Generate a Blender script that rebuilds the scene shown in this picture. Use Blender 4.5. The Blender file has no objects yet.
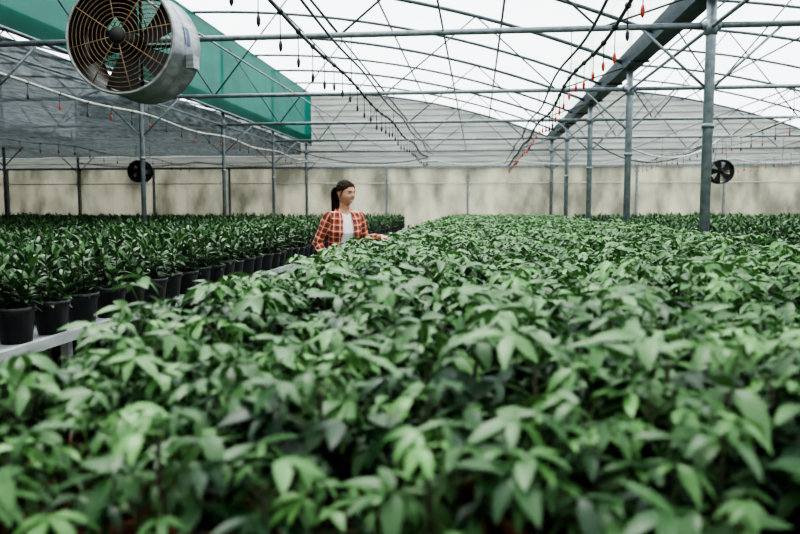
import bpy, math, random
from mathutils import Vector, Matrix, noise
random.seed(7)
R=random.random
def U(a,b): return a+(b-a)*random.random()
scene=bpy.context.scene
rootcol=scene.collection
CAMZ=1.45

# ------------------------------------------------------------ materials
def newmat(name):
    m=bpy.data.materials.new(name); m.use_nodes=True
    nt=m.node_tree; nt.nodes.clear()
    out=nt.nodes.new('ShaderNodeOutputMaterial')
    return m,nt,out
def noisemix(nt,c1,c2,scale,detail=4,coord='Object',lo=0.35,hi=0.65,stretch=None):
    tc=nt.nodes.new('ShaderNodeTexCoord'); n=nt.nodes.new('ShaderNodeTexNoise')
    n.inputs['Scale'].default_value=scale; n.inputs['Detail'].default_value=detail
    if stretch:
        mp=nt.nodes.new('ShaderNodeMapping'); mp.inputs['Scale'].default_value=stretch
        nt.links.new(tc.outputs[coord],mp.inputs['Vector']); nt.links.new(mp.outputs[0],n.inputs['Vector'])
    else: nt.links.new(tc.outputs[coord],n.inputs['Vector'])
    r=nt.nodes.new('ShaderNodeValToRGB')
    r.color_ramp.elements[0].position=lo; r.color_ramp.elements[0].color=(*c1,1)
    r.color_ramp.elements[1].position=hi; r.color_ramp.elements[1].color=(*c2,1)
    nt.links.new(n.outputs['Fac'],r.inputs['Fac'])
    return r.outputs['Color'],n
def pmat(name,c1,c2=None,scale=20,rough=0.6,metal=0.0,bump=0.0,stretch=None,transl=0.0,transp=0.0,detail=4,spec=None):
    m,nt,out=newmat(name)
    b=nt.nodes.new('ShaderNodeBsdfPrincipled')
    b.inputs['Roughness'].default_value=rough; b.inputs['Metallic'].default_value=metal
    if spec is not None: b.inputs['Specular IOR Level'].default_value=spec
    if c2 is None: c2=tuple(min(1,x*0.8) for x in c1)
    col,n=noisemix(nt,c1,c2,scale,detail,stretch=stretch)
    nt.links.new(col,b.inputs['Base Color'])
    if bump>0:
        bp=nt.nodes.new('ShaderNodeBump'); bp.inputs['Strength'].default_value=bump; bp.inputs['Distance'].default_value=0.01
        nt.links.new(n.outputs['Fac'],bp.inputs['Height']); nt.links.new(bp.outputs[0],b.inputs['Normal'])
    sh=b.outputs[0]
    if transl>0:
        t=nt.nodes.new('ShaderNodeBsdfTranslucent'); nt.links.new(col,t.inputs['Color'])
        mx=nt.nodes.new('ShaderNodeMixShader'); mx.inputs[0].default_value=transl
        nt.links.new(sh,mx.inputs[1]); nt.links.new(t.outputs[0],mx.inputs[2]); sh=mx.outputs[0]
    if transp>0:
        t=nt.nodes.new('ShaderNodeBsdfTransparent')
        mx=nt.nodes.new('ShaderNodeMixShader'); mx.inputs[0].default_value=transp
        nt.links.new(sh,mx.inputs[1]); nt.links.new(t.outputs[0],mx.inputs[2]); sh=mx.outputs[0]
    nt.links.new(sh,out.inputs['Surface'])
    return m

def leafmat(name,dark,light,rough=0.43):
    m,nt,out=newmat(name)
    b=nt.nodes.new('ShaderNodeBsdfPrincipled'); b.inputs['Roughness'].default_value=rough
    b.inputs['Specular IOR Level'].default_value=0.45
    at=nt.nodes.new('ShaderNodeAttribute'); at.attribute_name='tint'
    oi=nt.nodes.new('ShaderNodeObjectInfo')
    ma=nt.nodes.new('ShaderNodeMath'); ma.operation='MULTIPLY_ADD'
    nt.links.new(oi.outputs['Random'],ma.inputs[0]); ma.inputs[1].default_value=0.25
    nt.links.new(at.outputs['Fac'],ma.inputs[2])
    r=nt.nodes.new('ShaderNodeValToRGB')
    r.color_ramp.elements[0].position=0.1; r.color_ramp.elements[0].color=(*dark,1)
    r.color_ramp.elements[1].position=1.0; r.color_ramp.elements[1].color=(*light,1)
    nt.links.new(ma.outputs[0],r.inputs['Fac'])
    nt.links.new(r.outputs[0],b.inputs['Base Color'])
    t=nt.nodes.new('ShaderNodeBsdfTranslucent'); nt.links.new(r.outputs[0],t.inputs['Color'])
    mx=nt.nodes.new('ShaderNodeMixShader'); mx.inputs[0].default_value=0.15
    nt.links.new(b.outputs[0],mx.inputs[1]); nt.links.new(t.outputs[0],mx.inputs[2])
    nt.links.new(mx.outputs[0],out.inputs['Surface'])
    return m

M={}
M['steel']=pmat('galvanised_steel',(0.26,0.29,0.31),(0.17,0.20,0.22),12,0.45,0.4)
M['darksteel']=pmat('dark_steel',(0.05,0.065,0.075),(0.08,0.10,0.11),8,0.5,0.3)
M['gutter']=pmat('gutter_metal',(0.045,0.07,0.085),(0.075,0.10,0.115),4,0.5,0.3)
M['fansteel']=pmat('fan_housing_metal',(0.36,0.38,0.39),(0.22,0.24,0.26),7,0.4,0.5,stretch=(1,1,4))
M['fandark']=pmat('fan_inner_dark',(0.012,0.014,0.016),(0.022,0.022,0.022),10,0.5,0.2)
M['rust']=pmat('rusty_wire',(0.32,0.22,0.13),(0.20,0.13,0.08),30,0.6,0.4)
M['roof']=pmat('roof_film',(0.96,0.97,0.97),(0.89,0.92,0.92),0.7,0.5,0,0,None,0.85,0.45)
M['upwall']=pmat('translucent_wall_sheet',(0.42,0.42,0.38),(0.28,0.28,0.25),1.2,0.6,0,0,(1,1,14),0.20)
M['lowwall']=pmat('stained_beige_wall',(0.54,0.50,0.375),(0.19,0.18,0.135),1.5,0.7,0,0,(1,1,0.5),0.20,detail=10)
M['green']=pmat('green_shade_net',(0.003,0.135,0.097),(0.002,0.10,0.074),2.5,0.6,0,0,(1,0.3,1),0.55,0.03)
M['screen']=pmat('aluminised_screen',(0.21,0.24,0.25),(0.045,0.06,0.07),14,0.5,0.1,0,(1,0.25,1),0.22,0.05,detail=9)
M['floor']=pmat('concrete_floor',(0.20,0.20,0.18),(0.11,0.11,0.10),2.0,0.85,0,0.3,detail=8)
M['bench']=pmat('bench_metal',(0.50,0.52,0.52),(0.36,0.38,0.38),5,0.5,0.3)
M['white']=pmat('white_plastic_pipe',(0.62,0.62,0.58),(0.45,0.45,0.42),8,0.5)
M['blackplastic']=pmat('black_plastic',(0.012,0.013,0.014),(0.022,0.024,0.025),10,0.45)
M['orange']=pmat('orange_plastic_tip',(0.50,0.06,0.02),(0.38,0.04,0.015),10,0.5)
M['terracotta']=pmat('terracotta_plastic_pot',(0.36,0.13,0.06),(0.20,0.07,0.032),9,0.65,detail=8)
M['soil']=pmat('potting_soil',(0.030,0.020,0.014),(0.06,0.045,0.03),60,0.95,0,0.6)
M['stem']=pmat('brown_stem',(0.04,0.034,0.018),(0.018,0.017,0.010),40,0.8)
M['petiole']=pmat('green_petiole',(0.08,0.15,0.035),(0.05,0.10,0.025),30,0.6)
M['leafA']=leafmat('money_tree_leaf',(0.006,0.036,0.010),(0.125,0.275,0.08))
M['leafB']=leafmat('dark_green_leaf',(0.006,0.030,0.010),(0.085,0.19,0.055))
M['skin']=pmat('skin',(0.54,0.29,0.195),(0.48,0.25,0.165),25,0.5)
M['lip']=pmat('lips',(0.45,0.12,0.10),(0.40,0.10,0.09),25,0.4)
M['hair']=pmat('brown_hair',(0.034,0.015,0.008),(0.012,0.006,0.004),60,0.65,stretch=(3,3,0.4),spec=0.15)
M['tee']=pmat('white_cotton',(0.80,0.79,0.76),(0.72,0.71,0.69),20,0.85,0,0.2)
M['jeans']=pmat('blue_denim',(0.05,0.08,0.16),(0.035,0.055,0.11),60,0.9)
M['boot']=pmat('brown_leather',(0.09,0.05,0.03),(0.06,0.03,0.02),20,0.6)
M['eyewhite']=pmat('eye_white',(0.8,0.8,0.78),(0.78,0.78,0.75),5,0.2)
M['iris']=pmat('eye_iris',(0.05,0.03,0.02),(0.03,0.02,0.01),50,0.2)
M['label']=pmat('blue_label',(0.03,0.08,0.22),(0.02,0.06,0.18),5,0.5)
def plaid():
    m,nt,out=newmat('plaid_flannel')
    b=nt.nodes.new('ShaderNodeBsdfPrincipled'); b.inputs['Roughness'].default_value=0.85
    tc=nt.nodes.new('ShaderNodeAttribute'); tc.attribute_name='weave'; sp=nt.nodes.new('ShaderNodeSeparateXYZ'); nt.links.new(tc.outputs['Vector'],sp.inputs[0])
    def math2(op,a,bv):
        n=nt.nodes.new('ShaderNodeMath'); n.operation=op
        for i,v in enumerate((a,bv)):
            if v is None: continue
            if isinstance(v,(int,float)): n.inputs[i].default_value=v
            else: nt.links.new(v,n.inputs[i])
        return n.outputs[0]
    def stripe(c,fr,ph,th):
        a=math2('MULTIPLY',c,fr); a=math2('ADD',a,ph+50); a=math2('FRACT',a,None); return math2('LESS_THAN',a,th)
    X,Y=sp.outputs['X'],sp.outputs['Y']
    d1=stripe(X,18,0,0.36); d2=stripe(Y,18,0,0.36)
    w1=stripe(X,18,0.5,0.18); w2=stripe(Y,18,0.5,0.18)
    def mix(f,c1,c2):
        n=nt.nodes.new('ShaderNodeMix'); n.data_type='RGBA'
        nt.links.new(f,n.inputs[0])
        for i,c in ((6,c1),(7,c2)):
            if isinstance(c,tuple): n.inputs[i].default_value=(*c,1)
            else: nt.links.new(c,n.inputs[i])
        return n.outputs[2]
    dsum=math2('MULTIPLY',math2('ADD',d1,d2),0.42); wsum=math2('MULTIPLY',math2('ADD',w1,w2),0.45)
    c=mix(dsum,(0.46,0.075,0.03),(0.03,0.025,0.03)); c=mix(wsum,c,(0.78,0.64,0.50))
    nt.links.new(c,b.inputs['Base Color']); nt.links.new(b.outputs[0],out.inputs['Surface'])
    return m
M['plaid']=plaid()

# ------------------------------------------------------------ mesh builder
class MB:
    def __init__(s): s.v=[];s.f=[];s.m=[];s.mats=[];s.t=[];s.smooth=[]
    def mi(s,k):
        if k not in s.mats: s.mats.append(k)
        return s.mats.index(k)
    def add(s,vs,fs,k,tint=0.5,sm=True):
        o=len(s.v); s.v+= [tuple(x) for x in vs]; s.t+=[tint]*len(vs); i=s.mi(k)
        for f in fs: s.f.append(tuple(a+o for a in f)); s.m.append(i); s.smooth.append(sm)
    def box(s,c,d,k):
        x,y,z=c; a,b,e=d[0]/2,d[1]/2,d[2]/2
        vs=[(x+i*a,y+j*b,z+l*e) for i in(-1,1) for j in(-1,1) for l in(-1,1)]
        s.add(vs,[(0,1,3,2),(4,6,7,5),(0,4,5,1),(2,3,7,6),(0,2,6,4),(1,5,7,3)],k,sm=False)
    def tube(s,pts,rad,k,n=8,cap=True,tint=0.5):
        pts=[Vector(p) for p in pts]; N=len(pts)
        if isinstance(rad,(int,float)): rad=[rad]*N
        vs=[];fs=[]
        prev=None
        for i,p in enumerate(pts):
            t=(pts[min(i+1,N-1)]-pts[max(i-1,0)])
            if t.length<1e-9: t=Vector((0,0,1))
            t.normalize()
            if prev is None:
                a=Vector((0,0,1)) if abs(t.z)<0.9 else Vector((1,0,0))
                u=t.cross(a).normalized()
            else:
                u=(prev-t*prev.dot(t))
                if u.length<1e-6: u=t.orthogonal()
                u.normalize()
            prev=u; w=t.cross(u)
            for j in range(n):
                an=2*math.pi*j/n
                vs.append(p+(u*math.cos(an)+w*math.sin(an))*rad[i])
        for i in range(N-1):
            for j in range(n):
                a=i*n+j;b=i*n+(j+1)%n; fs.append((a,b,b+n,a+n))
        if cap:
            fs.append(tuple(range(n-1,-1,-1))); fs.append(tuple((N-1)*n+j for j in range(n)))
        s.add(vs,fs,k,tint)
    def rod(s,a,b,r,k,n=6): s.tube([a,b],r,k,n)
    def lathe(s,prof,k,center=(0,0,0),n=20,mat=None,tint=0.5):
        vs=[];fs=[]
        P=len(prof)
        for j in range(n):
            an=2*math.pi*j/n
            for r,z in prof:
                p=Vector((r*math.cos(an),r*math.sin(an),z))
                if mat: p=mat@p
                vs.append(p+Vector(center))
        for j in range(n):
            for i in range(P-1):
                a=j*P+i;b=((j+1)%n)*P+i; fs.append((a,b,b+1,a+1))
        s.add(vs,fs,k,tint)
    def sphere(s,c,r,k,n=12,m=8):
        c=Vector(c); r=(r,r,r) if isinstance(r,(int,float)) else r
        vs=[c+Vector((0,0,r[2]))];fs=[]
        for i in range(1,m):
            ph=math.pi*i/m
            for j in range(n):
                an=2*math.pi*j/n; vs.append(c+Vector((r[0]*math.sin(ph)*math.cos(an),r[1]*math.sin(ph)*math.sin(an),r[2]*math.cos(ph))))
        vs.append(c-Vector((0,0,r[2])))
        for j in range(n): fs.append((0,1+j,1+(j+1)%n))
        for i in range(m-2):
            for j in range(n):
                a=1+i*n+j;b=1+i*n+(j+1)%n; fs.append((a,a+n,b+n,b))
        L=len(vs)-1
        for j in range(n): fs.append((L,L-n+(j+1)%n,L-n+j))
        s.add(vs,fs,k)
    def torus(s,c,Rr,r,k,mat=None,n=32,m=6):
        vs=[];fs=[]
        for i in range(n):
            a=2*math.pi*i/n
            for j in range(m):
                b=2*math.pi*j/m
                p=Vector(((Rr+r*math.cos(b))*math.cos(a),(Rr+r*math.cos(b))*math.sin(a),r*math.sin(b)))
                if mat: p=mat@p
                vs.append(p+Vector(c))
        for i in range(n):
            for j in range(m):
                fs.append((i*m+j,((i+1)%n)*m+j,((i+1)%n)*m+(j+1)%m,i*m+(j+1)%m))
        s.add(vs,fs,k)
    def mesh(s,name):
        me=bpy.data.meshes.new(name); me.from_pydata(s.v,[],s.f)
        for k in s.mats: me.materials.append(M[k])
        me.polygons.foreach_set('material_index',s.m); me.polygons.foreach_set('use_smooth',s.smooth)
        a=me.attributes.new('tint','FLOAT','POINT'); a.data.foreach_set('value',s.t)
        me.update(); return me
    def obj(s,name,link=True,parent=None):
        o=bpy.data.objects.new(name,s.mesh(name))
        if link: rootcol.objects.link(o)
        if parent: o.parent=parent
        return o

# ------------------------------------------------------------ room shell
Y0,YB=-5.0,24.9
XS=[-23,-14.5,-6.0,2.5,11.0,19.5]
ZT=CAMZ+1.97      # tie height
ZG=CAMZ+2.35      # gutter 3.8
ZH=5.45
def prof(u): return ZG+(ZH-ZG)*(1-u**2.1)
b=MB(); b.add([(-23.2,Y0,0),(19.7,Y0,0),(19.7,YB+.2,0),(-23.2,YB+.2,0)],[(0,1,2,3)],'floor',sm=False); b.obj('floor')
b=MB()
NU=20
for s in range(5):
    x0,x1=XS[s],XS[s+1]
    vs=[];fs=[]
    for i in range(NU+1):
        u=i/NU; x=x0+(x1-x0)*u; z=prof(u)+0.05+.12*(u**6)
        vs+=[(x,Y0,z),(x,YB+.1,z)]
    for i in range(NU): fs.append((2*i,2*i+2,2*i+3,2*i+1))
    b.add(vs,fs,'roof')
    if s!=2:
        b.add([(x0,Y0,ZG+.17),(x0,YB,ZG+.17),(x0,YB,ZH+.05),(x0,Y0,ZH+.05)],[(0,1,2,3)],'roof',sm=False)
b.obj('ceiling')
ZL=CAMZ+1.42
def endwall(name,YW,sg):
    b=MB()
    b.add([(-23,YW,0),(19.5,YW,0),(19.5,YW,ZL),(-23,YW,ZL)],[(0,1,2,3)],'lowwall',sm=False)
    for s in range(5):
        x0,x1=XS[s],XS[s+1]; vs=[];fs=[]
        for i in range(NU+1):
            u=i/NU; x=x0+(x1-x0)*u; vs+=[(x,YW,ZL),(x,YW,prof(u)+.05)]
        for i in range(NU): fs.append((2*i,2*i+2,2*i+3,2*i+1))
        b.add(vs,fs,'upwall',sm=False)
    z=ZL+0.18
    while z<ZH-0.05:
        for s in range(5):
            x0,x1=XS[s],XS[s+1]
            t=(z-ZG)/(ZH-ZG); u=1.0 if t<=0 else max(0,(1-t))**(1/2.1)
            b.box(((x0+x0+(x1-x0)*u)/2,YW-.03*sg,z),((x1-x0)*u,.03,.018),'steel')
        z+=0.20
    b.box((-1.75,YW-.05*sg,ZL),(42.5,.08,.07),'steel')
    b.box((-1.75,YW-.05*sg,ZL-.55),(42.5,.03,.03),'white')
    b.box((-1.75,YW-.05*sg,0.15),(42.5,.1,.3),'floor')
    x=-23
    while x<19.6:
        b.box((x,YW-.07*sg,ZL/2),(.06,.08,ZL),'steel'); x+=2.83333
    b.obj(name)
endwall('wall_back',YB,1); endwall('wall_front',Y0-.05,-1)
for nm,x in (('wall_left',-23.05),('wall_right',19.55)):
    b=MB(); b.add([(x,Y0,0),(x,YB,0),(x,YB,ZL),(x,Y0,ZL)],[(0,1,2,3)],'lowwall',sm=False)
    b.add([(x,Y0,ZL),(x,YB,ZL),(x,YB,ZH if nm=='wall_left' else ZG),(x,Y0,ZH if nm=='wall_left' else ZG)],[(0,1,2,3)],'upwall',sm=False)
    y=Y0+.2
    while y<YB: b.box((x+(.05 if x<0 else -.05),y,ZG/2),(.06,.06,ZG),'steel'); y+=4.15
    b.obj(nm)
# green curtain hanging just inside the gutter
b=MB(); vs=[];fs=[];n=120
for i in range(n+1):
    y=Y0+(YB-.15-Y0)*i/n
    for j in range(5):
        zz=ZG-.13+(ZH-ZG+.10)*j/4; vs.append((-5.80+.02*math.sin(i*1.9+j)*(1-abs(j-2)/2),y,zz))
for i in range(n):
    for j in range(4):
        a=i*5+j; fs.append((a,a+5,a+6,a+1))
b.add(vs,fs,'green'); b.tube([(-5.80,Y0,ZG-.14),(-5.80,YB-.15,ZG-.14)],.02,'steel',6); b.obj('green_vent_curtain')
# flat aluminised screen with a short upstand to the gutter
b=MB(); vs=[];fs=[];nx=60;ny=70
for i in range(nx+2):
    x=-22.9+(16.7)*min(i,nx)/nx
    for j in range(ny+1):
        y=Y0+(YB-.1-Y0)*j/ny
        z=ZT-.12+0.05*noise.noise(Vector((x*.8,y*.9,0)))-.05*abs(math.sin((y-8.2)/4.15*math.pi))
        if i==nx+1: z=ZG-.10
        vs.append((x,y,z))
for i in range(nx+1):
    for j in range(ny):
        a=i*(ny+1)+j; fs.append((a,a+ny+1,a+ny+2,a+1))
b.add(vs,fs,'screen'); b.obj('shade_screen')

# ------------------------------------------------------------ structure
BAYS=[-0.1,4.05,8.2,12.35,16.5,20.65,24.75]
def truss(y):
    for s in range(5):
        x0,x1=XS[s],XS[s+1]
        b=MB()
        b.tube([(x0,y,ZT),(x1,y,ZT)],.034,'steel',8)
        rib=[(x0+(x1-x0)*i/24,y,prof(i/24)) for i in range(25)]
        b.tube(rib,.032,'darksteel',6)
        b.rod((x0,y,ZT),(x0,y,ZH),.035,'steel')
        us=[0,.16,.34,.52,.70,.86,1]
        for i in range(6):
            if i%2==0 :
                b.rod((x0+(x1-x0)*us[i],y,prof(us[i])),(x0+(x1-x0)*us[i+1],y,ZT),.013,'darksteel')
            else:
                b.rod((x0+(x1-x0)*us[i],y,ZT),(x0+(x1-x0)*us[i+1],y,prof(us[i+1])),.013,'darksteel')
        if y<YB-1:
            b.tube([(p[0],y+2.07,p[2]) for p in rib],.028,'darksteel',6)
        b.rod((x0,y,ZT-.7),(x0+.75,y,ZT),.016,'steel'); b.rod((x1,y,ZT-.7),(x1-.75,y,ZT),.016,'steel')
        b.obj('roof_truss')
for y in BAYS: truss(y)
for xi,x in enumerate(XS):
    if x in(-23,19.5): continue
    for y in BAYS:
        if y<0: continue
        b=MB(); rr=.055 if x>0 else .042
        b.tube([(x,y,0),(x,y,ZT),(x,y,ZG-.08)],rr,'steel',12)
        b.box((x,y,.01),(.22,.22,.02),'steel')
        b.tube([(x,y,ZT-.10),(x,y,ZT+.05)],rr+.015,'steel',12)
        b.tube([(x,y,ZT-1.1),(x,y,ZT-1.05)],rr+.012,'steel',12)
        b.rod((x-.1,y,ZT),(x+.1,y,ZT),.05,'steel',8)
        b.obj('steel_column')
for x in XS[1:5]:
    b=MB(); z=ZG; w=.15
    pr=[(-w,.14),(-w-.02,.14),(-w+.03,-.06),(w-.03,-.06),(w+.02,.14),(w,.14),(w-.04,-.04),(-w+.04,-.04)]
    vs=[(x+p[0],Y0,z+p[1]) for p in pr]+[(x+p[0],YB-.1,z+p[1]) for p in pr]; n=len(pr)
    b.add(vs,[(i,(i+1)%n,(i+1)%n+n,i+n) for i in range(n)],'gutter',sm=False)
    y=Y0+.1
    while y<YB:
        b.box((x,y,z-.07),(.30,.05,.03),'gutter'); y+=2.07
    b.obj('rain_gutter')
b=MB()
for s in range(5):
    x0,x1=XS[s],XS[s+1]
    for u in (.02,.25,.5,.75):
        b.tube([(x0+(x1-x0)*u,Y0,prof(u)-.02),(x0+(x1-x0)*u,YB,prof(u)-.02)],.02,'darksteel',6)
for x in (-14.5,-6.0,2.5,11):
    b.tube([(x,Y0,ZT-.02),(x,YB,ZT-.02)],.022,'steel',6)
for x in (-3.2,-0.4,5.2,8.1): b.tube([(x,Y0,ZT+.03),(x,YB,ZT+.03)],.012,'steel',5)
b.obj('roof_purlins')

# ------------------------------------------------------------ irrigation
def line(name,x,z,ya,yb,step=.55,drop=.20,k='white',r=.013,tip='orange',dbl=0,ptip=.7):
    b=MB(); pts=[];y=ya
    while y<=yb+.01:
        ph=((y-8.2)/4.15)%1
        pts.append((x+.015*math.sin(y*1.3),y,z-.07*math.sin(math.pi*ph)**2)); y+=.35
    b.tube(pts,r,k,6)
    if dbl: b.tube([(p[0]+dbl,p[1],p[2]+.05) for p in pts],r*.8,'darksteel',6)
    y=ya+.2
    while y<yb:
        ph=((y-8.2)/4.15)%1; zz=z-.07*math.sin(math.pi*ph)**2
        xx=x+.015*math.sin(y*1.3); L=drop*U(.85,1.15)
        b.rod((xx,y,zz),(xx,y,zz-L),.004,'blackplastic',5)
        b.tube([(xx,y,zz-L),(xx,y,zz-L-.03),(xx,y,zz-L-.06),(xx,y,zz-L-.08)],[.008,.015,.013,.005],tip if R()<ptip else 'blackplastic',7)
        b.torus((xx,y,zz),r+.004,.005,'blackplastic',Matrix.Rotation(math.pi/2,3,'X'),10,4)
        y+=step
    for yy in BAYS:
        if ya<yy<yb: b.rod((x,yy,z),(x,yy,ZT-.03),.005,'darksteel',5)
    b.obj(name)
line('irrigation_line',-1.45,CAMZ+1.47,1,20.8,.5,.2,'darksteel',.014,'blackplastic',.18)
line('irrigation_line',1.02,CAMZ+1.44,1,24,.5,.17,'darksteel',.016,'orange',-.14,.7)
line('irrigation_line',-5.86,CAMZ+1.66,1,24.2,.7,.14,'white',.018,'orange')
line('irrigation_line',-9.8,CAMZ+1.50,1,24.2,.7,.14,'white',.014,'orange')
line('irrigation_line',5.1,CAMZ+1.45,4,24.2,.55,.2,'white',.013,'orange',.16)
line('irrigation_line',8.3,CAMZ+1.45,4,24.2,.55,.2,'white',.013,'orange')
b=MB()
def sag(a,c,n,s):
    a=Vector(a);c=Vector(c); return [a.lerp(c,i/n)+Vector((0,0,-s*4*(i/n)*(1-i/n))) for i in range(n+1)]
xs=[-14.3,-9.8,-5.86,-1.45,1.12,5.1,8.3,10.8]
for a,c in zip(xs[:-1],xs[1:]): b.tube(sag((a,24.4,CAMZ+1.62),(c,24.4,CAMZ+1.62),14,.16),.024,'white',6)
b.tube(sag((-5.86,20.9,CAMZ+1.9),(-1.45,20.9,CAMZ+1.47),14,.35),.014,'blackplastic',6)
b.tube(sag((2.6,12.5,CAMZ+1.0),(5.1,16,CAMZ+1.45),14,.25),.014,'white',6)
b.tube(sag((2.6,16.7,CAMZ+1.5),(5.1,16.7,CAMZ+1.45),14,.45),.014,'blackplastic',6)
b.obj('water_supply_hose')

# ------------------------------------------------------------ fans
def fan(name,loc,rad,length,main=True):
    e=bpy.data.objects.new(name,None); rootcol.objects.link(e); e.location=loc
    rot=Matrix.Rotation(math.pi/2,3,'X')
    b=MB(); L=length; hs='fansteel' if main else 'fandark'
    b.lathe([(rad*.97,-L/2),(rad,-L/2),(rad+.012,-L/2-.012),(rad+.02,-L/2),(rad,-L/2+.025),(rad,-.02),(rad+.008,0),(rad,.02),(rad,L/2-.025),(rad+.02,L/2),(rad+.012,L/2+.012),(rad,L/2+.005)],hs,n=56,mat=rot)
    b.lathe([(rad,L/2+.005),(rad*.985,L/2-.01),(rad*.965,0),(rad*.975,-L/2),(rad*.97,-L/2)],'fandark',n=56,mat=rot)
    b.obj('housing',parent=e)
    b=MB()
    for sgn in (1,-1):
        yy=-sgn*(L/2+.005)
        nr=12 if main else 6
        for i in range(2,nr+1):
            r=rad*i/nr; bul=.035*(1-(i/nr)**2)*sgn
            b.torus((0,yy-bul,0),r-.004,.0030 if main else .006,'rust' if (main and sgn==1) else 'fandark',rot,44,5)
        for i in range(8 if main else 6):
            a=math.pi*2*i/(8 if main else 6)+.2
            pts=[Vector((math.cos(a)*rad*t,yy-.035*(1-t*t)*sgn,math.sin(a)*rad*t)) for t in (0.12,.4,.7,1)]
            b.tube(pts,.0045,'rust' if (main and sgn==1) else 'fandark',5)
        if sgn==1: b.lathe([(0,.0),(rad*.15,0),(rad*.16,-.02),(rad*.10,-.03)],'fandark',center=(0,yy-.045,0),n=20,mat=rot)
    b.obj('wire_guard',parent=e)
    b=MB()
    b.lathe([(0,.12),(rad*.16,.12),(rad*.19,.09),(rad*.19,-.12),(rad*.15,-.15),(0,-.15)],'fandark',n=24,mat=rot)
    nb=5
    for i in range(nb):
        a0=2*math.pi*i/nb+.5; vs=[];fs=[]
        for j in range(7):
            t=j/6; r=rad*(.17+.76*t); tw=.75-.4*t; ch=rad*(.18+.17*t)
            for k in range(5):
                c=(k/4-.5)*2*ch; a=a0+t*.15
                px=r*math.cos(a)-c*math.cos(tw)*math.sin(a); pz=r*math.sin(a)+c*math.cos(tw)*math.cos(a)
                vs.append((px,c*math.sin(tw)*.6+.01*math.cos(k),pz))
        for j in range(6):
            for k in range(4):
                q=j*5+k; fs.append((q,q+1,q+6,q+5))
        b.add(vs,fs,'fandark')
    for a in (0,math.pi/2,math.pi,3*math.pi/2):
        b.rod((0,.1,0),(math.cos(a)*rad*.97,.1,math.sin(a)*rad*.97),.012,'fandark')
    b.obj('blades_and_motor',parent=e)
    b=MB()
    top=ZT-loc[2]-.14 if not main else 2.2
    for sx in (-1,1):
        b.rod((sx*rad*.55,0,rad*.82),(sx*rad*.30,0,top),.006,'darksteel',5)
        b.box((sx*rad*.55,0,rad*.86),(.06,.12,.03),hs)
    b.obj('hanging_bracket',parent=e)
    if main:
        b=MB()
        vs=[]
        for i in range(9):
            a=-.05+.35*i/8
            for yy in (-.02,.08): vs.append(((rad+.004)*math.cos(a),yy,(rad+.004)*math.sin(a)))
        b.add(vs,[(2*i,2*i+1,2*i+3,2*i+2) for i in range(8)],'label')
        b.box((rad+.03,.05,-.14),(.06,.12,.10),'fansteel')
        b.obj('nameplate_and_terminal_box',parent=e)
    return e
fan('circulation_fan',(-2.63,5.35,CAMZ+1.26),.405,.48,True)
fan('circulation_fan',(-9.8,20,CAMZ+1.06),.30,.3,False)
fan('circulation_fan',(6.46,20,CAMZ+.97),.30,.3,False)

# ------------------------------------------------------------ benches
def bench(name,x0,x1,y0,y1,h=.75):
    b=MB()
    b.box(((x0+x1)/2,(y0+y1)/2,h-.02),(x1-x0,y1-y0,.03),'bench')
    for x in (x0,x1): b.box((x,(y0+y1)/2,h-.015),(.04,y1-y0,.055),'bench')
    for y in (y0,y1): b.box(((x0+x1)/2,y,h-.015),(x1-x0+.04,.04,.055),'bench')
    y=y0+.4
    while y<y1:
        n=max(2,int((x1-x0)/1.6)+1)
        for i in range(n):
            x=x0+.25+(x1-x0-.5)*i/(n-1); b.box((x,y,(h-.035)/2),(.05,.05,h-.035),'bench')
        b.box(((x0+x1)/2,y,h-.07),(x1-x0-.1,.04,.06),'bench'); y+=2.2
    b.obj(name)
bench('plant_bench',-1.0,2.36,.84,22.6)
bench('plant_bench',-5.85,-2.27,1.5,23)
bench('plant_bench',-22.5,-6.15,1.5,23)
bench('plant_bench',2.95,10.85,2.0,23)
bench('plant_bench',11.15,19.2,5.0,23)

# ------------------------------------------------------------ plants
def leaflet(b,base,d,L,W,droop,k,tint,fold=.25,seg=4):
    d=Vector(d).normalized(); side=d.cross(Vector((0,0,1)))
    if side.length<.05: side=Vector((1,0,0))
    side.normalize(); side=(Matrix.Rotation(U(-.5,.5),3,d)@side)
    p=Vector(base); vs=[]; cur=d.copy()
    for i in range(seg+1):
        t=i/seg
        w=W*.5*(math.sin(math.pi*min(1,t**.85))**.8 if 0<t<1 else .03)
        up=side.cross(cur).normalized()
        if i in(0,seg): w=.0012
        vs+=[p-side*w+up*w*fold,p.copy(),p+side*w+up*w*fold]
        cur=(cur+Vector((0,0,-droop/seg))).normalized()
        p=p+cur*L/seg
    fs=[]
    for i in range(seg):
        a=i*3; fs+=[(a,a+1,a+4,a+3),(a+1,a+2,a+5,a+4)]
    b.add(vs,fs,k,tint)
def pot(b,k,r,h,n=20):
    b.lathe([(0,0),(r*.72,0),(r*.93,h*.84),(r*1.0,h*.85),(r*1.02,h),(r*.95,h),(r*.92,h*.86)],k,n=n)
    b.lathe([(r*.93,h*.86),(r*.5,h*.88),(0,h*.9)],'soil',n=n)
colA=bpy.data.collections.new('money_tree_variants'); colB=bpy.data.collections.new('leafy_plant_variants')
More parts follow.
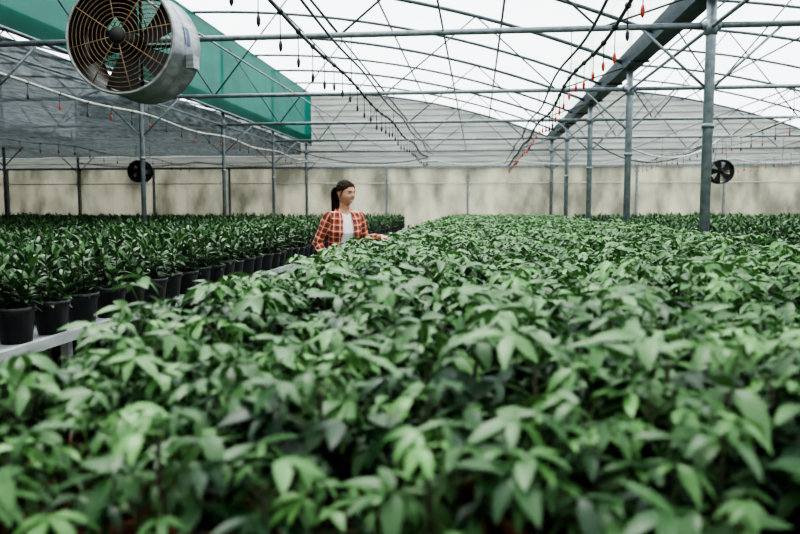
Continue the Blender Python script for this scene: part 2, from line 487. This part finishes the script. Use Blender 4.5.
for v in range(14):
    random.seed(100+v)
    sparse=v>=10
    b=MB(); ph=.15 if not sparse else .16; pot(b,'terracotta',.098,ph)
    for q in range(5 if not sparse else 9):
        a=U(0,6.28); r0=U(.01,.07); b.tube([(r0*math.cos(a),r0*math.sin(a),ph*.85),(r0*1.1*math.cos(a),r0*1.1*math.sin(a),ph+U(.03,.10))],.0042,'stem',5)
    ns=random.choice([5,6,6]) if not sparse else 4
    for s in range(ns):
        a=2*math.pi*s/ns+U(-.4,.4); r0=U(.01,.04)
        base=Vector((r0*math.cos(a),r0*math.sin(a),ph*.88)); H=U(.13,.285) if not sparse else U(.13,.27)
        top=base+Vector((U(.01,.07)*math.cos(a),U(.01,.07)*math.sin(a),H))
        b.tube([base,base.lerp(top,.5)+Vector((U(-.006,.006),U(-.006,.006),0)),top],[.0065,.0055,.003],'stem',6)
        nl=random.choice([8,9,10]) if not sparse else 8
        for l in range(nl):
            t=(l+.5)/nl
            st=base.lerp(top,.52+.48*t) if not sparse else base.lerp(top,.60+.40*t); aa=a+l*2.4+U(-.5,.5)
            el=-.05+1.15*t+U(-.3,.3)
            pl=U(.04,.11)*(1.1-.3*t)
            dr=Vector((math.cos(aa)*math.cos(el),math.sin(aa)*math.cos(el),math.sin(el)))
            e=st+dr*pl
            b.tube([st,st+dr*pl*.5+Vector((0,0,.004)),e],.0016,'petiole',4,cap=False)
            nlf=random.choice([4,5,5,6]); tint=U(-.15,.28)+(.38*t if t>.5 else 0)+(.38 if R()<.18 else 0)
            hd=Vector((dr.x,dr.y,0)); 
            if hd.length<.01: hd=Vector((1,0,0))
            hd.normalize(); hs=Vector((-hd.y,hd.x,0))
            Lm=U(.045,.094)
            tl=U(-.5,.4)
            for q in range(nlf):
                an=(q/(nlf-1)-.5)*math.radians(205)+U(-.22,.22)
                dd=hd*math.cos(an)+hs*math.sin(an)+Vector((0,0,U(-.25,.4)+tl*math.sin(an)))
                sc=(.72+.28*math.cos(an*.8))*U(.8,1.12)
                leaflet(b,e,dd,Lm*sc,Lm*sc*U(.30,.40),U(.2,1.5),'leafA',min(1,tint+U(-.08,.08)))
    o=b.obj('money_tree_%02d'%v,link=False); colA.objects.link(o)
for v in range(7):
    random.seed(300+v)
    b=MB(); ph=.19; pot(b,'blackplastic',.105,ph,18)
    ns=random.choice([6,7,8])
    for s in range(ns):
        a=2*math.pi*s/ns+U(-.4,.4); r0=U(.015,.06)
        base=Vector((r0*math.cos(a),r0*math.sin(a),ph*.88)); H=U(.08,.30)
        top=base+Vector((U(.01,.08)*math.cos(a),U(.01,.08)*math.sin(a),H))
        b.tube([base,top],[.005,.003],'stem',5)
        nl=random.choice([12,14,16])
        for l in range(nl):
            t=l/nl; st=base.lerp(top,.1+.9*t); aa=a+l*2.4+U(-.4,.4); el=.1+1.1*t+U(-.35,.35)
            dr=Vector((math.cos(aa)*math.cos(el),math.sin(aa)*math.cos(el),math.sin(el)))
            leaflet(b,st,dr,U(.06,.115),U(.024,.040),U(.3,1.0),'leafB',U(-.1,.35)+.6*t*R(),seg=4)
    o=b.obj('leafy_plant_%02d'%v,link=False); colB.objects.link(o)

def scatter(name,pts,col):
    me=bpy.data.meshes.new(name); me.from_pydata([p[0] for p in pts],[],[])
    a=me.attributes.new('rot','FLOAT_VECTOR','POINT'); a.data.foreach_set('vector',[c for p in pts for c in p[1]])
    a=me.attributes.new('scl','FLOAT','POINT'); a.data.foreach_set('value',[p[2] for p in pts])
    a=me.attributes.new('idx','INT','POINT'); a.data.foreach_set('value',[p[3] for p in pts])
    o=bpy.data.objects.new(name,me); rootcol.objects.link(o)
    ng=bpy.data.node_groups.new(name+'_nodes','GeometryNodeTree')
    ng.interface.new_socket(name='Geometry',in_out='INPUT',socket_type='NodeSocketGeometry')
    ng.interface.new_socket(name='Geometry',in_out='OUTPUT',socket_type='NodeSocketGeometry')
    N=ng.nodes; i=N.new('NodeGroupInput'); ou=N.new('NodeGroupOutput')
    ci=N.new('GeometryNodeCollectionInfo'); ci.inputs['Collection'].default_value=col
    ci.inputs['Separate Children'].default_value=True; ci.inputs['Reset Children'].default_value=True
    ip=N.new('GeometryNodeInstanceOnPoints'); ip.inputs['Pick Instance'].default_value=True
    def na(t,n):
        x=N.new('GeometryNodeInputNamedAttribute'); x.data_type=t; x.inputs['Name'].default_value=n
        for s in x.outputs:
            if s.name=='Attribute' and s.enabled: return s
        return x.outputs[0]
    l=ng.links
    l.new(i.outputs[0],ip.inputs['Points']); l.new(ci.outputs[0],ip.inputs['Instance'])
    l.new(na('INT','idx'),ip.inputs['Instance Index']); l.new(na('FLOAT_VECTOR','rot'),ip.inputs['Rotation'])
    l.new(na('FLOAT','scl'),ip.inputs['Scale']); l.new(ip.outputs[0],ou.inputs[0])
    md=o.modifiers.new('plants','NODES'); md.node_group=ng
    return o
random.seed(11)
def grid(x0,x1,y0,y1,sx,sy,nvar,s0,s1,jit=.02,z=.747,front=None):
    pts=[];y=y0;row=0
    while y<=y1:
        x=x0
        while x<=x1:
            nz=noise.noise(Vector((x*.9,y*.9,3)))*.08
            idx=random.randrange(nvar); sc=U(s0,s1)+nz
            if front:
                if row==0:
                    idx=10+random.randrange(4); sc*=.86
                elif row<4 and x<.15 and R()<(0,1,.75,.3)[row]: idx=10+random.randrange(4)
                if y>1.9 and x<-.8: sc*=.91
            pts.append(((x+U(-jit,jit),y+U(-jit,jit),z),(U(-.03,.03),U(-.03,.03),U(0,6.283)),sc,idx))
            x+=sx
        y+=sy; row+=1
    return pts
scatter('potted_money_trees',grid(-.88,2.25,.99,22.4,.204,.214,10,.97,1.15,.012,front=True),colA)
scatter('potted_leafy_plants',grid(-5.7,-2.39,1.9,22.8,.2758,.31,7,.95,1.10),colB)
scatter('potted_leafy_plants',grid(-22.3,-6.35,4,22.8,.29,.33,7,.95,1.12),colB)
scatter('potted_leafy_plants',grid(3.1,10.7,2.4,22.8,.28,.31,7,.98,1.18),colB)
scatter('potted_leafy_plants',grid(11.3,19.0,8,22.8,.30,.33,7,.98,1.18),colB)

# ------------------------------------------------------------ woman
woman=bpy.data.objects.new('woman',None); rootcol.objects.link(woman)
def frust(b,p0,p1,r0,r1,k,n=14):
    b.tube([p0,p1],[r0,r1],k,n); b.sphere(p0,r0,k,n,8); b.sphere(p1,r1,k,n,8)
def chain(b,pts,k,n=14):
    for (p,r),(q,s) in zip(pts[:-1],pts[1:]): frust(b,Vector(p),Vector(q),r,s,k,n)
def ell(b,rings,k,n=28):
    vs=[];fs=[]
    for (z,cy,rx,ry) in rings:
        for j in range(n):
            a=2*math.pi*j/n; c,s_=math.cos(a),math.sin(a)
            vs.append((rx*math.copysign(abs(c)**.9,c),cy+ry*math.copysign(abs(s_)**.9,s_),z))
    for i in range(len(rings)-1):
        for j in range(n):
            a=i*n+j;q=i*n+(j+1)%n; fs.append((a,q,q+n,a+n))
    fs.append(tuple(range(n-1,-1,-1))); fs.append(tuple((len(rings)-1)*n+j for j in range(n)))
    b.add(vs,fs,k)
def remesh(b,name,vox,sm=6,disp=None):
    o=b.obj(name+'_tmp'); m=o.modifiers.new('r','REMESH'); m.mode='VOXEL'; m.voxel_size=vox
    s_=o.modifiers.new('s','SMOOTH'); s_.iterations=sm; s_.factor=.5
    dg=bpy.context.evaluated_depsgraph_get(); dg.update()
    me=bpy.data.meshes.new_from_object(o.evaluated_get(dg))
    bpy.data.objects.remove(o)
    me.materials.clear(); me.name=name
    return me
# forward lean: everything above the hips bends about a pivot at the waist
LEAN=math.radians(7)
def lean(p):
    p=Vector(p); z=p.z
    if z<=.93: return p
    f=min(1,(z-.93)/.22); a=LEAN*f
    piv=Vector((0,0,.93)); q=p-piv
    return piv+Matrix.Rotation(a,3,'X')@q
def lean_mesh(me):
    for v in me.vertices: v.co=lean(v.co)
    me.update()
def finish(me,name,mats,fn,keep=None,smooth=True):
    import bmesh
    bm=bmesh.new(); bm.from_mesh(me)
    if keep:
        dl=[f for f in bm.faces if not keep(f.calc_center_median())]
        bmesh.ops.delete(bm,geom=dl,context='FACES')
    for k in mats: me.materials.append(M[k])
    for f in bm.faces:
        f.material_index=fn(f.calc_center_median()); f.smooth=smooth
    bm.to_mesh(me); bm.free()
    o=bpy.data.objects.new(name,me); rootcol.objects.link(o); o.parent=woman
    return o
LSh,LEl,LWr=(.155,.0,1.365),(.225,.03,1.15),(.320,-.150,1.205)
RSh,REl,RWr=(-.155,.0,1.365),(-.235,.05,1.12),(-.19,-.13,.97)
torso=[(.84,.01,.155,.115),(.92,.01,.165,.118),(1.0,.0,.142,.10),(1.08,0,.118,.088),(1.16,0,.128,.095),(1.24,-.012,.142,.112),(1.31,-.002,.142,.100),(1.37,.005,.130,.078),(1.41,.01,.080,.06),(1.44,.01,.052,.05)]
allm=[]
b=MB(); ell(b,torso,'skin')
chain(b,[((0,.012,1.40),.05),((0,-.005,1.50),.047)],'skin')
for sh,el,wr in ((LSh,LEl,LWr),(RSh,REl,RWr)):
    chain(b,[((sh[0]*.6,0,1.372),.043),(sh,.047),(el,.035),(wr,.024)],'skin')
for s_ in (-1,1):
    chain(b,[((s_*.085,.01,.90),.098),((s_*.095,0,.70),.078),((s_*.10,0,.48),.055),((s_*.10,.015,.33),.054),((s_*.105,.03,.10),.036)],'skin')
me=remesh(b,'body',.008,6)
def bodymat(c):
    if c.z<.93 and abs(c.x)<.19 : return 2
    r=math.hypot(c.x,c.y-.005)
    if c.z<1.43 and abs(c.x)<.19 and not(r<.062 and c.z>1.405) and c.z<1.400+ (0 if c.y<0 else .02)+.25*abs(c.x): return 1
    return 0
allm.append(finish(me,'body',['skin','tee','jeans'],bodymat))
b=MB()
for s_ in (-1,1):
    chain(b,[((s_*.105,.03,.16),.050),((s_*.105,.035,.06),.048)],'boot')
    chain(b,[((s_*.105,.04,.045),.043),((s_*.112,-.08,.045),.043),((s_*.118,-.15,.035),.033)],'boot')
me=remesh(b,'boots',.008,5); finish(me,'boots',['boot'],lambda c:0,lambda c:c.z>.0)
# shirt
b=MB()
ell(b,[(z-.01 if z<.9 else z,cy,rx+.020,ry+.020) for z,cy,rx,ry in torso if z<1.42],'plaid')
chain(b,[((0,.02,1.38),.072),((0,.02,1.425),.064)],'plaid')
for sh,el,wr in ((LSh,LEl,LWr),(RSh,REl,RWr)):
    w=Vector(el).lerp(Vector(wr),.66)
    chain(b,[((sh[0]*.6,0,1.372),.056),(sh,.057),(el,.048),(w,.040)],'plaid')
me=remesh(b,'shirt',.008,5)
for v in me.vertices:
    p=v.co; n_=noise.noise(p*16)+.6*noise.noise(p*34+Vector((5,0,0)))
    v.co=p+v.normal*n_*.007
def keepshirt(c):
    if c.y<-.0 and abs(c.x+.003)<(.046+.040*max(0,(1.42-c.z)/.5)) and c.z<1.5: return False
    if math.hypot(c.x,c.y-.015)<.060 and c.z>1.39: return False
    if c.z<.845 : return False
    return True
sh=finish(me,'plaid_shirt',['plaid'],lambda c:0,keepshirt); allm.append(sh)
def weave(me):
    at=me.attributes.new('weave','FLOAT_VECTOR','POINT'); out=[]
    segs=[]
    for S,E,W in ((LSh,LEl,LWr),(RSh,REl,RWr)):
        S,E,W=Vector(S),Vector(E),Vector(W); segs.append((S,E,0)); segs.append((E,W,(E-S).length))
    for v in me.vertices:
        p=v.co; best=None
        for A,B,off in segs:
            d=B-A; t=max(0,min(1,(p-A).dot(d)/d.length_squared)); q=A+d*t; ds=(p-q).length
            if best is None or ds<best[0]: best=(ds,A,B,off,t)
        if abs(p.x)>.150 and best[0]<.075:
            _,A,B,off,t=best; d=(B-A).normalized()
            ref=(Vector((0,-1,0))-d*(-d.y)).normalized() if off==0 else (Vector((0,0,1))-d*d.z).normalized()
            w_=d.cross(ref); r_=p-(A+(B-A)*t); an=math.atan2(r_.dot(w_),r_.dot(ref))
            out+=[an*.053,off+t*(B-A).length,0]
        else:
            out+=[math.atan2(p.x,-(p.y-.2))*.30,p.z,0]
    at.data.foreach_set('vector',out)
weave(sh.data)
md=sh.modifiers.new('t','SOLIDIFY'); md.thickness=.006; md.offset=-1
b=MB()
for s_ in (-1,1):
    vs=[];N=8
    for i in range(N+1):
        t=i/N; a=math.pi/2-s_*t*math.pi*.80
        x=.062*math.cos(a)*-1; y=.02+.060*math.sin(a); z=1.445-.03*t
        o_=Vector((math.cos(a)*-1,math.sin(a),0))
        vs+=[(x,y,z),tuple(Vector((x,y,z))+o_*.018+Vector((0,0,.006))),tuple(Vector((x,y,z))+o_*.038+Vector((0,0,-.035-.02*t)))]
    fs=[]
    for i in range(N):
        a=i*3; fs+=[(a,a+1,a+4,a+3),(a+1,a+2,a+5,a+4)]
    b.add(vs,fs,'plaid')
o=b.obj('shirt_collar',parent=woman); weave(o.data); md=o.modifiers.new('t','SOLIDIFY'); md.thickness=.005; allm.append(o)
def hand(name,el,wr,pn,side):
    el=Vector(el);w=Vector(wr); d=(w-el).normalized()
    d=(d+Vector((0,0,-.35))).normalized()
    pn=Vector(pn); pn=(pn-d*pn.dot(d)).normalized()
    s=d.cross(pn).normalized()*side
    b=MB()
    chain(b,[(w-(w-el).normalized()*.03,.024),(w,.021),(w+d*.02,.019)],'skin',12)
    offs=[.027,.009,-.009,-.026]; Ls=[.070,.078,.072,.056]
    for o_,L in zip(offs,Ls):
        k=w+d*.085+s*o_-d*abs(o_)*.2
        chain(b,[(w+d*.012+s*o_*.5,.014),(k,.0115)],'skin',10)
        c=random.uniform(.22,.38); q=k; dd=d+s*o_*3; dd.normalize(); r=.0092
        for f in (.45,.30,.25):
            dd=(dd*math.cos(c)+pn*math.sin(c)).normalized(); n_=q+dd*L*f
            frust(b,q,n_,r,r-.0008,'skin',10); q=n_; r-=.0008
    t0=w+d*.022+s*.022; t1=t0+(d*.6+s*.75+pn*.25).normalized()*.036; t2=t1+(d*.9+s*.35+pn*.3).normalized()*.028; t3=t2+(d+s*.1+pn*.3).normalized()*.022
    chain(b,[(t0-s*.01,.014),(t1,.0115),(t2,.0098),(t3,.0082)],'skin',10)
    me=remesh(b,name,.003,3); allm.append(finish(me,name,['skin'],lambda c:0))
hand('left_hand',LEl,LWr,(0,0,-1),-1)
hand('right_hand',REl,RWr,(.6,.3,0),1)
HR=Matrix.Translation((0,-.012,1.588))@Matrix.Rotation(math.radians(20),4,'Z')@Matrix.Rotation(math.radians(-1),4,'X')
def g(a,s_): return math.exp(-(a/s_)**2)
def headpt(dx,dy,dz,infl=0,feat=1):
    x=.076*dx;y=.094*dy;z=.117*dz
    if dz<0:
        t=(-dz)
        x*=1-.34*t**1.6
        if dy>0: y*=1-.45*t**1.2
        else: y*=1-.10*t
    if dy<0 and feat:
        f=min(1,-dy*1.5)
        y-=f*(.024*g(x,.011)*(g(z+.018,.014)+.55*g(z-.002,.018)))
        y+=f*(.009*(g(x-.030,.017)+g(x+.030,.017))*g(z-.008,.013))
        y-=f*(.004*g(z-.032,.012)*g(x,.05))
        y-=f*(.007*g(x,.022)*g(z+.055,.011))
        y-=f*(.009*g(x,.022)*g(z+.095,.016))
        y-=f*(.005*(g(x-.042,.016)+g(x+.042,.016))*g(z+.030,.02))
    v=Vector((x,y,z))
    if infl: v+=Vector((dx,dy,dz))*infl
    return v
def headmesh(name,infl,keep,matfn,mats,feat=1,dispf=None):
    n,m=120,96; vs=[];fs=[]
    for i in range(m+1):
        ph=math.pi*i/m
        for j in range(n):
            a=2*math.pi*j/n; d=(math.sin(ph)*math.cos(a),math.sin(ph)*math.sin(a),math.cos(ph))
            p=headpt(*d,infl,feat)
            if dispf: p=p+Vector(d)*dispf(p,d)
            vs.append(p); 
    for i in range(m):
        for j in range(n):
            f=(i*n+j,i*n+(j+1)%n,(i+1)*n+(j+1)%n,(i+1)*n+j)[::-1]
            c=(vs[f[0]]+vs[f[2]])/2
            if keep is None or keep(c): fs.append((f,matfn(c)))
    me=bpy.data.meshes.new(name); me.from_pydata([tuple(HR@v) for v in vs],[],[f for f,_ in fs])
    for k in mats: me.materials.append(M[k])
    for p,(f,mi) in zip(me.polygons,fs): p.material_index=mi; p.use_smooth=True
    me.validate()
    o=bpy.data.objects.new(name,me); rootcol.objects.link(o); o.parent=woman; allm.append(o); return o
def fm(c):
    if c.y<-.05:
        zz=c.z+.057-14.0*c.x*c.x
        if abs(c.x)<.021 and abs(zz)<.0036*(1-(c.x/.024)**2)+.0008: return 2
        if abs(c.x)<.028 and abs(zz)<.0085*(1-(abs(c.x)/.030)**2): return 1
    return 0
headmesh('head',0,None,fm,['skin','lip','eyewhite'])
def hd(p,d): return .005*noise.noise(Vector((p.x*60,p.y*18,p.z*18)))+ (.010 if (d[1]>.1 and d[2]>.3) else 0)*min(1,d[1]*2)
def kh(c):
    ax=abs(c.x)
    if c.y<-.01:
        return c.z>.072-.9*max(0,ax-.037)
    if c.y<.03: return c.z>.028-.5*(c.y+.01)
    return c.z>-.055
o=headmesh('hair_cap',.008,kh,lambda c:0,['hair'],0,hd)
md=o.modifiers.new('t','SOLIDIFY'); md.thickness=.008; md.offset=-1
b=MB()
def tp(p): return tuple(HR@Vector(p))
random.seed(5)
def cr(keys,t):
    n=len(keys)-1; f=t*n; i=min(n-1,int(f)); u=f-i
    P=[Vector(keys[max(0,min(n,i+o))]) for o in (-1,0,1,2)]
    return .5*((2*P[1])+(P[2]-P[0])*u+(2*P[0]-5*P[1]+4*P[2]-P[3])*u*u+(3*P[1]-P[0]-3*P[2]+P[3])*u**3)
key=[(0,.085,.040),(0,.118,.042),(0,.142,.005),(0,.147,-.06),(-.005,.135,-.13),(-.015,.120,-.19),(-.02,.115,-.235)]
for i in range(40):
    a=U(0,6.28); rr=.020*math.sqrt(R()); pts=[];rads=[]; en=U(.88,1)
    for q in range(15):
        t=q/14*en; c=cr(key,t); sp=.4+1.6*math.sin(math.pi*min(1,t*.95))**.7
        pts.append(tp((c.x+rr*sp*math.cos(a)+.004*math.sin(t*9+a),c.y+rr*sp*math.sin(a)*.8+.003*math.sin(t*11+2*a),c.z)))
        rads.append(.0085*(1-t**4)+.001)
    b.tube(pts,rads,'hair',6)
for s_ in (-1,1):
    b.tube([tp((s_*.058,-.050,.060)),tp((s_*.077,-.036,.030)),tp((s_*.080,-.022,-.005)),tp((s_*.075,-.012,-.035))],[.004,.006,.004,.001],'hair',6)
    b.tube([tp((s_*.013,-.096,.026)),tp((s_*.030,-.091,.033)),tp((s_*.047,-.077,.027))],[.0018,.0026,.0012],'hair',6)
allm.append(b.obj('hair_ponytail',parent=woman))
b=MB()
for s_ in (-1,1):
    c=HR@Vector((s_*.029,-.0745,.007)); b.sphere(c,.0100,'eyewhite',14,10)
    c=HR@Vector((s_*.029,-.0818,.007)); b.sphere(c,.0046,'iris',10,8)
    b.tube([tp((s_*.017,-.083,.009)),tp((s_*.029,-.0870,.0150)),tp((s_*.042,-.078,.009))],[.001,.0020,.001],'hair',5)
allm.append(b.obj('eyes',parent=woman))
b=MB()
for s_ in (-1,1):
    e=[(s_*.072,.000,.015),(s_*.079,.010,.022),(s_*.081,.020,.010),(s_*.078,.016,-.012),(s_*.071,.004,-.024)]
    b.tube([tp(p) for p in e],[.004,.005,.005,.005,.004],'skin',8)
    b.sphere(HR@Vector((s_*.072,.008,-.002)),(.006,.010,.016),'skin',10,8)
allm.append(b.obj('ears',parent=woman))
for o in allm: lean_mesh(o.data)
woman.location=(-1.25,6.54,0); woman.rotation_euler=(0,0,math.radians(33))

# ------------------------------------------------------------ light
w=bpy.data.worlds.new('overcast_sky'); scene.world=w; w.use_nodes=True
bg=w.node_tree.nodes['Background']; bg.inputs[0].default_value=(.88,.96,1,1); bg.inputs[1].default_value=2.4
sd=bpy.data.lights.new('hazy_sun','SUN'); sd.energy=5.2; sd.angle=math.radians(24); sd.color=(1,.98,.94)
so=bpy.data.objects.new('hazy_sun',sd); rootcol.objects.link(so); so.rotation_euler=(math.radians(-22),math.radians(-15),0)
scene.view_settings.view_transform='AgX'
try: scene.view_settings.look='AgX - High Contrast'
except Exception as ex: print(ex)
scene.view_settings.exposure=0.12

# ------------------------------------------------------------ camera
cd=bpy.data.cameras.new('camera'); cam=bpy.data.objects.new('camera',cd); rootcol.objects.link(cam)
cd.sensor_width=36; cd.lens=32; cam.location=(0,0,CAMZ)
cam.rotation_euler=(math.radians(90-4.74),0,math.radians(6.18))
cd.dof.use_dof=True; cd.dof.focus_distance=5.5; cd.dof.aperture_fstop=2.5
cd.clip_start=.05
scene.camera=cam
